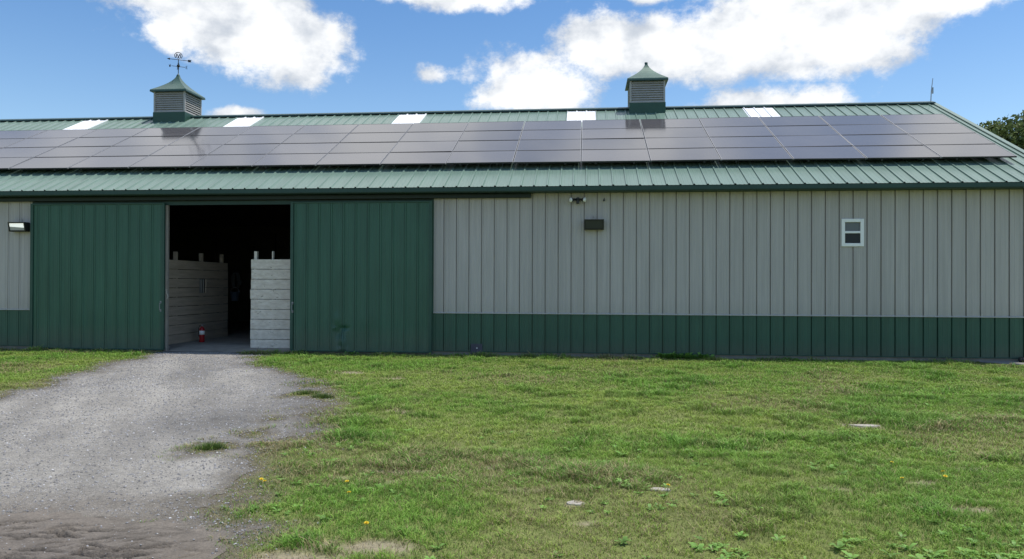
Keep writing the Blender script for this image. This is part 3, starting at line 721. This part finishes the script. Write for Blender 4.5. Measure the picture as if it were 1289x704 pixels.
X, Y = np.meshgrid(gx, gy); Xf, Yf = X.ravel(), Y.ravel()
nearm = (np.abs(Xf) < 40) & (Yf > -10) & (Yf < 30)
Z = np.where(nearm, gh(Xf, Yf), 0.)
dd = np.full(Xf.shape, 9.); dd[nearm] = drive_d(Xf[nearm], Yf[nearm]); bb = np.zeros(Xf.shape); bb[nearm] = bare(Xf[nearm], Yf[nearm])
Z = Z-.035*sstep(-.14, -.45, dd); pat = fbm(Xf, Yf, .9, 4, 51)
soil = np.array([.125,.11,.075]); thatch = np.array([.150,.175,.050]); sand = np.array([.27,.235,.155])
t = sstep(.0, .5, dd)[:,None]; colg = soil*(1-t)+(thatch*(.8+.45*pat[:,None]))*t
colg = colg*(1-bb[:,None])+sand*bb[:,None]
nx_, ny_ = len(gx), len(gy); I = np.arange(nx_*ny_).reshape(ny_, nx_)
Fq = np.stack([I[:-1,:-1].ravel(), I[:-1,1:].ravel(), I[1:,1:].ravel(), I[1:,:-1].ravel()], 1)
tag(np_mesh('ground', np.c_[Xf, Yf, Z], Fq, M['soil'], smooth=True, attrs={'col': colg}), 'grassy yard soil in front of the barn', kind='structure')

def masked_sheet(name, x0, x1, y0, y1, st, keepf, zf, colf, m, label):
    ax_ = np.arange(x0, x1, st); ay_ = np.arange(y0, y1, st); X, Y = np.meshgrid(ax_, ay_); x, y = X.ravel(), Y.ravel()
    k = keepf(x, y); I = np.arange(len(x)).reshape(len(ay_), len(ax_))
    Fq = np.stack([I[:-1,:-1].ravel(), I[:-1,1:].ravel(), I[1:,1:].ravel(), I[1:,:-1].ravel()], 1)
    Fq = Fq[k[Fq].all(1)]; used = np.unique(Fq); rm = np.zeros(len(x), int); rm[used] = np.arange(len(used))
    x, y = x[used], y[used]
    return tag(np_mesh(name, np.c_[x, y, zf(x, y)], rm[Fq], m, smooth=True, attrs={'col': colf(x, y)}), label, kind='structure')
def mud_d(x, y): return sdf(x, y, MUD)+(fbm(x,y,2.,3,85)-.5)*.5+(fbm(x,y,12.,2,86)-.5)*.12
def grav_col(x, y):
    d = drive_d(x, y); e = sstep(-.55, -.02, d)[:,None]
    n = fbm(x, y, .8, 4, 61)[:,None]; n2 = fbm(x*1.0+y*.5, y*.35, 1.5, 3, 63)[:,None]
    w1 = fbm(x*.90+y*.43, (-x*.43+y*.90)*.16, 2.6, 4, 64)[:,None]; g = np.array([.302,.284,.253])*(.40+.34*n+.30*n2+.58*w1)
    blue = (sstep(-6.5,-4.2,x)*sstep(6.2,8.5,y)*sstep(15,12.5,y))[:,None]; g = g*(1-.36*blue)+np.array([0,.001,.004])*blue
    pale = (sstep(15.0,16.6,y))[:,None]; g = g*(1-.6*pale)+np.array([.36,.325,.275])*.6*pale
    me_ = sstep(.8, -.1, mud_d(x, y))[:,None]*.7; g = g*(1-me_)+np.array([.17,.148,.122])*me_
    brown = np.array([.135,.118,.092])
    return g*(1-.85*e)+brown*.85*e
def grav_z(x, y): return gh(x, y)+.003+(fbm(x, y, 14., 2, 71)-.5)*.012*sstep(0,-.3,drive_d(x,y))
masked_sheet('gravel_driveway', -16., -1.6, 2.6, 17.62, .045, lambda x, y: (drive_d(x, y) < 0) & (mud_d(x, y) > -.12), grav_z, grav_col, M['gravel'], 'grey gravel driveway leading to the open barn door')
# muddy turn with churned wheel marks
GOU = []
rg = random.Random(5)
for k in range(210):
    gxx, gyy = rg.uniform(-4.9,-2.0), rg.uniform(3.9,5.15)
    if rg.random() < .55: gyy = rg.uniform(4.2,4.9)
    GOU.append((gxx, gyy, rg.uniform(.04,.14), rg.uniform(.008,.016), rg.choice((.5,-.15,.9,.15))+rg.uniform(-.25,.25), rg.uniform(.016,.036)))
def mud_z(x, y):
    z = gh(x, y)+.022+(fbm(x, y, 4., 3, 81)-.5)*.012+(fbm(x, y, 26., 2, 83)-.5)*.014
    amp = sstep(5.25, 4.75, y)*(.45+.9*sstep(.38,.6,fbm(x,y,1.4,2,88)))
    for (cx, cy, a, b, th, dp) in GOU:
        c, s_ = cos(th), sin(th); u_ = ((x-cx)*c+(y-cy)*s_)/a; v_ = (-(x-cx)*s_+(y-cy)*c)/b
        e = u_*u_+v_*v_
        z = z - amp*dp*1.25*np.exp(-e*e*e*.5) + amp*dp*.6*np.exp(-(u_*u_+(v_-1.8)**2))
    e = sstep(0, -.6, mud_d(x, y)); return (gh(x, y)+.003)*(1-e)+z*e
def mud_col(x, y):
    n = fbm(x, y, 2.2, 4, 87)[:,None]; c = np.array([.150,.130,.110])*(.7+.6*n)
    gouge_shade = 0  # shade inside the gouges, painted into the mud colour
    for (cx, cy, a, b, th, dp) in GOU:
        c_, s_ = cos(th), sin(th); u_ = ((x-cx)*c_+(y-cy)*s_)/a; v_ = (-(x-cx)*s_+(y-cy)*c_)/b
        gouge_shade = np.maximum(gouge_shade, np.exp(-(u_*u_+v_*v_)**2*.6))
    c = c*(1-.55*gouge_shade[:,None]); p2_ = sstep(-.6, 0, mud_d(x, y))[:,None]*.6; c = c*(1-p2_)+np.array([.17,.148,.122])*p2_; p = sstep(-3.0,-2.3,x)[:,None]*sstep(4.9,4.2,y)[:,None]; return c*(1-.4*p)+np.array([.20,.165,.125])*.4*p
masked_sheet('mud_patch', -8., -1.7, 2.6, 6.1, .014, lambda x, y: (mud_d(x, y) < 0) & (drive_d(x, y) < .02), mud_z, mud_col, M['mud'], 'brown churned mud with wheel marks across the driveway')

# barn floor: packed dirt rising into the hall
mb = MB(); mb.add([(-10.30,17.40,.012),(-7.22,17.40,.012),(-10.30,18.3,.10),(-7.22,18.3,.10)], [(0,1,3,2)])
mb.add([(XL+.1,18.3,.10),(XR-.3,18.3,.10),(XR-.3,YB-.1,.10),(XL+.1,YB-.1,.10)], [(0,1,2,3)])
mb.add([(-10.95,17.64,.02),(-10.301,17.64,.02),(-10.301,18.299,.099),(-10.95,18.299,.099)], [(0,1,2,3)])
tag(mb.build('barn_floor', mat('packed_dirt', (.30,.265,.215), .95, var=.2, scale=3, bump=.5, bscale=40), None), 'packed dirt floor just inside the open doorway', kind='structure')
mb = MB(); mb.add([(8.75,17.34,.012),(9.2,16.95,.012),(10.6,16.6,.012),(10.6,17.53,.03),(8.75,17.53,.03)], [(0,1,2,3,4)])
tag(mb.build('concrete_apron', M['concrete'], None), 'narrow pale concrete strip at the right foot of the wall', kind='structure')

# ------------------------------------------------------------------ gravel stones
def scatter(n, x0, x1, y0, y1, pw=1.):
    y = y0+(y1-y0)*RNG.random(n)**pw; x = x0+(x1-x0)*RNG.random(n); return x, y
def inview(x, y): return (x > -.93*y-.4) & (x < .64*y+.4)
def stones(n):
    x, y = scatter(n, -14, -1.8, 3.2, 17.3, 1.5); m_ = inview(x, y) & (drive_d(x, y) < .05+.5*RNG.random(n)**3)
    mud = sdf(x, y, MUD) < 0; m_ &= (~mud) | (RNG.random(n) < .10); m_ &= RNG.random(n) < (.35+.9*fbm(x,y,1.3,3,91))
    x, y = x[m_], y[m_]; n = len(x)
    r = (.0026+.0070*RNG.random(n)**5)*(1+.045*y)
    base = np.array([(1,0,0),(0,1,0),(-1,0,0),(0,-1,0),(0,0,.75),(0,0,-.6)], float)
    fc = np.array([(0,1,4),(1,2,4),(2,3,4),(3,0,4),(1,0,5),(2,1,5),(3,2,5),(0,3,5)])
    V = base[None]*(1+.5*(RNG.random((n,6,1))-.5))*r[:,None,None]; a = RNG.random(n)*6.28
    ca_, sa_ = np.cos(a)[:,None], np.sin(a)[:,None]
    vx = V[:,:,0]*ca_-V[:,:,1]*sa_+x[:,None]; vy = V[:,:,0]*sa_+V[:,:,1]*ca_+y[:,None]
    zb = np.where(sdf(x,y,MUD)<0, mud_z(x,y), grav_z(x,y)); vz = V[:,:,2]+zb[:,None]+r[:,None]*.25
    g = .16+.26*RNG.random(n)**1.4; g = np.where(RNG.random(n) < .03, .6, g)
    c = np.stack([g*1.0, g*.98, g*(.95+.08*RNG.random(n))], 1)
    F_ = (fc[None]+np.arange(n)[:,None,None]*6).reshape(-1,3)
    tag(np_mesh('gravel', np.stack([vx,vy,vz],2).reshape(-1,3), F_, M['stones'], attrs={'col': np.repeat(c,6,0)}), 'loose grey stones scattered over the driveway', 'gravel', kind='stuff')
stones(260000)

# ------------------------------------------------------------------ grass
def lush(x, y): return fbm(x, y, .75, 4, 101)
def grass(batches):
    VV, FF, CC = [], [], []; off = 0
    for (n, y0, y1, pw, hs, ws) in batches:
        x0, x1 = -.93*y1-.4, .64*y1+.4
        y = y0+(y1-y0)*RNG.random(n)**pw; x = x0+(x1-x0)*RNG.random(n)
        m_ = inview(x, y) & (x < 10.6); x, y = x[m_], y[m_]
        d = drive_d(x, y); lu = lush(x, y); fine = fbm(x, y, 5., 3, 111); b_ = bare(x, y)
        cl_ = fbm(x, y, 13., 2, 117)
        p = sstep(-.16, .30, d+(RNG.random(len(x))-.5)*.12)*(1-b_*.88)*(.45+.55*sstep(.30,.60,fine*.35+lu*.2+cl_*.45))
        p = np.maximum(p, .55*sstep(.60,.68,fbm(x, y, 3.2, 3, 141))*sstep(-.75,-.15,d)*(y < 16.5)*(x > -6.5)); p = np.where((y > 17.36), 0, p); p *= np.where((x > 8.7) & (y > 16.9-(x-8.7)*.1), .1, 1)
        # grass stays off the doorway and the mud
        p *= np.where((x > -10.25) & (x < -8.6) & (y > 16.4), 0, 1); p *= np.where(sdf(x, y, MUD) < -.1, .02, 1)
        bz = b_; m_ = RNG.random(len(x)) < p; bz = bz[m_]; x, y, lu, fine = x[m_], y[m_], lu[m_], fine[m_]; d = d[m_]; n = len(x)
        h = hs*(.35+.45*RNG.random(n)+.6*np.maximum(0,cl_[m_]-.45)*2+.9*np.maximum(0,lu-.42)*2*RNG.random(n)+.7*np.maximum(0, fine-.5))*(.55+.45*sstep(0,.6,d))
        h *= 1+np.where(y > 17.0, 1.3*sstep(.48,.66,fbm(x, y, 1.7, 3, 119)), 0)+.8*sstep(.60,.72,fbm(x, y, 1.9, 3, 123))
        wd = ws*(.6+.8*RNG.random(n))*(.7+.3*h/hs); a = RNG.random(n)*6.283; la = a+1.57+RNG.normal(0,.5,n); ln = h*(.3+1.5*RNG.random(n)**1.2)
        z = gh(x, y)-.004
        dx, dy = np.cos(a)*wd*.5, np.sin(a)*wd*.5; lx, ly = np.cos(la)*ln, np.sin(la)*ln
        V = np.empty((n,5,3))
        V[:,0] = np.stack([x-dx,y-dy,z],1); V[:,1] = np.stack([x+dx,y+dy,z],1)
        V[:,2] = np.stack([x-dx*.8+lx*.35,y-dy*.8+ly*.35,z+h*.62],1); V[:,3] = np.stack([x+dx*.8+lx*.35,y+dy*.8+ly*.35,z+h*.62],1)
        V[:,4] = np.stack([x+lx,y+ly,z+h*(1-.25*RNG.random(n))],1)
        F_ = np.array([(0,1,3),(0,3,2),(2,3,4)])[None]+(np.arange(n)*5)[:,None,None]+off
        big = fbm(x, y, .45, 3, 131); t_ = np.clip(.5+(lu-.5)*1.8+(RNG.random(n)-.5)*.7, 0, 1)[:,None]
        g1 = np.array([.275,.345,.068]); g2 = np.array([.165,.315,.045]); g3 = np.array([.42,.36,.18])
        c = g1*(1-t_)+g2*t_; dry = (RNG.random(n) < (.05+.45*sstep(.55,.72,big)+.35*sstep(.5,.1,d)+.8*bz+.35*sstep(16.7,17.2,y)))[:,None]
        lsh = sstep(.56,.68,fbm(x, y, 1.9, 3, 123))[:,None]; c = c*(1-.35*lsh)+np.array([.09,.215,.035])*.35*lsh; tuftc = (.62+.75*sstep(.33,.66,cl_[m_]))[:,None]*(.72+.6*fine[:,None]); c = c*np.clip(tuftc, .60, 1.12)*1.04
        c = np.where(dry, g3*(.5+.6*RNG.random((n,1))), c)*(.72+.6*RNG.random((n,1)))
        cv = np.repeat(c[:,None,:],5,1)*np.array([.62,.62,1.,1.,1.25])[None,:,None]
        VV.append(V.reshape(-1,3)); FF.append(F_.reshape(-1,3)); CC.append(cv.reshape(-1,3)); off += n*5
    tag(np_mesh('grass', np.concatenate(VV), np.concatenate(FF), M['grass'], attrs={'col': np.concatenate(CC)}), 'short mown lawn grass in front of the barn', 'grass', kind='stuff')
grass([(330000,3.9,7.6,1.,.042,.0042),(330000,7.4,12.,1.,.046,.0065),(280000,11.8,17.45,1.,.048,.0095)])

# broad leaved ground cover
def leaves(name, pos, label, kind=None, cat=None, group=None, lmin=.03, lmax=.07, nl=(5,9), up=.5, m=None, lift=1.):
    VV, FF, CC = [], [], []; o_ = 0; R_ = RNG
    for (x, y, s_) in pos:
        k = R_.integers(nl[0], nl[1]); z = float(gh(np.array([x]), np.array([y]))[0]); tone = .75+.5*R_.random()
        for j in range(k):
            a = 6.283*(j+R_.random()*.7)/k; l = (lmin+(lmax-lmin)*R_.random())*s_; wd = l*(.16+.12*R_.random()); el_ = up*(.35+.9*R_.random())
            dx, dy = cos(a), sin(a); px, py = -dy, dx
            ts = [0,.3,.65,1.]; ww = [.12,.85,1.,.05]
            for t, w_ in zip(ts, ww):
                r_ = l*t; zz = z+.004+l*(el_*t*1.3-.75*el_*t*t*1.1)
                for sg in (-1,0,1):
                    VV.append((x+dx*r_+px*sg*w_*wd, y+dy*r_+py*sg*w_*wd, zz+(0 if sg else -.10*wd)))
                    g = np.array([.135,.255,.05])*lift*tone*(.7+.55*t)*(1.15 if sg else 1.0); CC.append(g)
            for i in range(3):
                for q in (0,1): FF.append((o_+i*3+q, o_+i*3+q+1, o_+(i+1)*3+q+1, o_+(i+1)*3+q))
            o_ += 12
    V = np.array(VV); 
    ob = np_mesh(name, V, np.array(FF), m or M['leaf'], smooth=True, attrs={'col': np.array(CC)})
    return tag(ob, label, cat, group, kind)
pos = []
for _ in range(560):
    x = random.uniform(-1.2,3.4); q = random.random()**1.5*.60; y = 4.52+.15*x+q-.12
    if random.random() < (1-q/.62)*(.15+.85*(x > .7))*(.25+1.5*max(0,fbm(np.array([x]),np.array([y]),2.2,2,171)[0]-.36)): pos.append((x, y, random.uniform(.7,1.35)))
for _ in range(1500):
    y = 4.5+11*random.random()**1.6; x = random.uniform(-.9*y, .62*y)
    A = np.array([x]), np.array([y])
    if drive_d(*A)[0] < .25 or bare(*A)[0] > .3: continue
    if fbm(A[0], A[1], 1.1, 3, 151)[0] < .52: continue
    pos.append((x, y, random.uniform(.6,1.25)))
leaves('broadleaf_weeds', pos, 'low broad leaved weeds mixed through the lawn', 'stuff', 'weeds', up=1.0, nl=(5,10), lift=1.3, lmin=.025, lmax=.06)
# clumps against the wall
WL = ['big leafy weed clump at the foot of the middle of the green band', 'leafy weed clump just right of the big clump at the wall foot', 'small weed clump at the wall foot, further right alone', 'tiny weed sprig growing at the wall foot left of the cover plate', 'weed growing at the foot of the dented sliding door']
for (x, wdt, hgt, n), lb in zip([(2.15,.55,.26,60),(2.72,.20,.22,22),(4.65,.35,.12,24),(-3.0,.22,.12,12),(-5.55,.3,.12,16)], WL):
    pp = [(x+random.gauss(0,wdt*.45), 17.31-abs(random.gauss(0,.06)), random.uniform(1.2,2.4)*hgt/.22) for _ in range(n)]
    leaves('weed_clump', pp, lb, None, 'weed', 'weeds along the wall foot', .03, .07, (4,8), 1.6, lift=1.4)
TUF = [(-4.32,11.12,.24,'round grass tuft in the gravel, the farther of the two by the driveway edge'),(-3.9,10.78,.18,'grass tuft in the gravel close to the lawn edge'),(-3.78,7.19,.16,'yellow green grass tuft alone in the gravel')]
def tuft(x, y, r_, label):
    n = 420; a = RNG.random(n)*6.283; q = r_*RNG.random(n)**.6; bx, by = x+q*np.cos(a), y+q*.7*np.sin(a); h = (.05+.05*RNG.random(n))*(1.1-q/r_*.6); la = a+RNG.normal(0,.6,n); l = h*(.3+.7*RNG.random(n)); w_ = .007
    z = gh(bx, by); V = np.empty((n,3,3)); px, py = -np.sin(la)*w_/2, np.cos(la)*w_/2
    V[:,0] = np.stack([bx-px,by-py,z],1); V[:,1] = np.stack([bx+px,by+py,z],1); V[:,2] = np.stack([bx+l*np.cos(la),by+l*np.sin(la),z+h],1)
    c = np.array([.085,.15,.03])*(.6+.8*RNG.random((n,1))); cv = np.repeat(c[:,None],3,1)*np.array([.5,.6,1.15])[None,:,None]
    tag(np_mesh('grass_tuft', V.reshape(-1,3), np.arange(n*3).reshape(-1,3), M['grass'], attrs={'col': cv.reshape(-1,3)}), label, 'grass tuft', 'grass tufts in the gravel')
for t_ in TUF: tuft(*t_)

# dandelions
DAN = [(-4.47,11.3,'dandelion on the round grass tuft in the gravel'),(-1.99,6.08,'dandelion by the lawn edge, the farther of two beside the mud'),(-1.85,5.7,'dandelion by the lawn edge, the nearer of two beside the mud'),(-2.63,5.94,'dandelion on the grass tongue reaching into the driveway, right flower'),(-2.70,5.99,'dandelion on the grass tongue reaching into the driveway, left flower'),(-1.48,4.97,'dandelion nearest the camera, beside dry grass'),(2.85,7.23,'dandelion in the right lawn, leftmost of the group below the bare soil'),(3.19,6.92,'dandelion in the right lawn, upper of a close pair'),(3.10,6.73,'dandelion in the right lawn, lower of a close pair'),(.45,10.44,'lone dandelion in the middle of the lawn'),(2.71,6.61,'dandelion in the right lawn just left of the close pair'),(-3.39,10.92,'dandelion where the gravel meets the lawn, beside bare soil'),(.67,6.1,'dandelion beside the flat stone in the lawn'),(7.63,16.38,'dandelion near the foot of the wall at far right')]
dp = None
for (x, y, lb) in DAN:
    z = float(gh(np.array([x]), np.array([y]))[0])
    if dp is None:
        r_ = empty('dandelion', (x,y,z))
        mb = MB(); mb.tube([(0,0,0),(.003,.002,.04),(.006,.0,.062)], .0025, 6); k1 = mb.build('stem', M['stem'], r_)
        mb = MB(); hx = (.006,0,.064)
        for ring, (n, l, e) in enumerate(((16,.021,.12),(13,.017,.5),(8,.011,1.0))):
            for j in range(n):
                a = 6.283*(j+.5*ring)/n; dx, dy = cos(a), sin(a); px, py = -dy*.0032, dx*.0032; q = l*cos(e); zz = hx[2]+l*sin(e)
                mb.add([(hx[0],hx[1],hx[2]-.002),(hx[0]+dx*q*.7+px,hx[1]+dy*q*.7+py,hx[2]+(zz-hx[2])*.7),(hx[0]+dx*q,hx[1]+dy*q,zz),(hx[0]+dx*q*.7-px,hx[1]+dy*q*.7-py,hx[2]+(zz-hx[2])*.7)], [(0,1,2,3)])
        k2 = mb.build('flower_head', M['yellow'], r_); dp = (r_, [k1, k2]); r_d = r_
    else:
        r_d = dp[0].copy(); COL.objects.link(r_d); r_d.location = (x,y,z)
        for c_ in dp[1]:
            q = c_.copy(); COL.objects.link(q); q.parent = r_d
    r_d.rotation_euler = (random.uniform(-.3,.1), random.uniform(-.2,.2), random.uniform(0,6)); r_d.scale = (.95,)*3
    tag(r_d, lb, 'dandelion', 'dandelions in the lawn')
# flat stones let into the lawn
for (x, y, a, b, lb) in [(-.07,5.75,.085,.055,'pale flat stone in the lawn, nearer and left of the other one'),(.62,6.16,.085,.05,'pale flat stone in the lawn beside a dandelion, the farther one'),(3.40,9.40,.20,.07,'long pale flat stone lying in bare soil in the right lawn')]:
    z = float(gh(np.array([x]), np.array([y]))[0]); n = 11; rs = [random.uniform(.8,1.15) for _ in range(n)]
    mb = MB(); top = [(a*rs[k]*cos(6.283*k/n)*.9, b*rs[k]*sin(6.283*k/n)*.9, .014+random.uniform(-.003,.003)) for k in range(n)]; bot = [(a*rs[k]*cos(6.283*k/n), b*rs[k]*sin(6.283*k/n), -.02) for k in range(n)]
    mb.add(top+bot, [tuple(range(n))]+[(n+k, n+(k+1)%n, (k+1)%n, k) for k in range(n)])
    tag(mb.build('flat_stone', M['flat'], None, bevel=.004, loc=(x,y,z)), lb, 'stone')

# ------------------------------------------------------------------ trees beyond the right end
def tree(x, y, h, r, label, tone, seed, ncl, nleaf, ls):
    R_ = np.random.default_rng(seed); rr_ = random.Random(seed)
    root = empty('tree', (x,y,0), label, 'tree', 'trees beyond the barn')
    mb = MB(); mb.tube([(0,0,-.3),(.1,.05,h*.3),(-.1,.1,h*.62)], [r*.075,r*.055,r*.03], 9)
    cl = []
    for k in range(ncl):
        th = rr_.uniform(0,6.283); t = rr_.random(); zz = h*(.18+.74*t); q = r*(.25+.75*rr_.random()**.5)*(1-.62*max(0,(t-.45)/.55)**1.6)*(.72+.28*min(1,t*3))
        cl.append((q*cos(th), q*sin(th), zz, r*rr_.uniform(.16,.34)))
    for c_ in cl[:12]: mb.tube([(0,0,h*.25+.2*c_[2]),(c_[0]*.5,c_[1]*.5,c_[2]*.8),(c_[0],c_[1],c_[2])], [r*.03,r*.018,r*.006], 6)
    mb.build('trunk', M['bark'], root)
    cl = np.array(cl); idx = R_.integers(0, ncl, nleaf); d = R_.normal(size=(nleaf,3)); d /= np.linalg.norm(d,axis=1)[:,None]
    P_ = cl[idx,:3]+d*cl[idx,3:4]*(R_.random((nleaf,1))**.4)*np.array([1,1,.75])
    P_[:,2] += .0
    a = R_.normal(size=(nleaf,3)); a /= np.linalg.norm(a,axis=1)[:,None]; b = np.cross(a, R_.normal(size=(nleaf,3))); b /= np.linalg.norm(b,axis=1)[:,None]
    s_ = ls*(.6+.8*R_.random((nleaf,1)))
    V = np.stack([P_-a*s_, P_+b*s_*.5, P_+a*s_, P_-b*s_*.5], 1).reshape(-1,3)
    ct = .6+.8*R_.random(ncl); c = np.array(tone)*(ct[idx][:,None])*(.65+.7*R_.random((nleaf,1))); c *= np.where(R_.random((nleaf,1)) < .06, 1.7, 1)
    np_mesh('crown', V, np.arange(nleaf*4).reshape(-1,4), M['crown'], root, attrs={'col': np.repeat(c,4,0)})
tree(31.2,56.,14.7,4.7,'dark leafy tree behind the right end of the roof', (.095,.125,.042), 3, 90, 26000, .17)
tree(37.6,60.,16.0,5.6,'tall dark tree right of the leafy tree behind the roof', (.06,.09,.034), 4, 90, 24000, .19)
tree(27.4,45.,11.0,3.8,'rounder mid green tree standing in front of the dark trees', (.085,.14,.035), 5, 70, 24000, .13)
tree(46.,64.,15.,5.5,'dark tree farthest to the right behind the barn', (.045,.07,.028), 6, 80, 16000, .2)

# ------------------------------------------------------------------ render settings
SC.view_settings.view_transform = 'Standard'; SC.view_settings.look = 'None'; SC.view_settings.exposure = 0; SC.view_settings.gamma = 1
SC.render.engine = 'CYCLES'; SC.cycles.max_bounces = 8; SC.cycles.use_denoising = True
SC.render.resolution_x = 1024; SC.render.resolution_y = 559
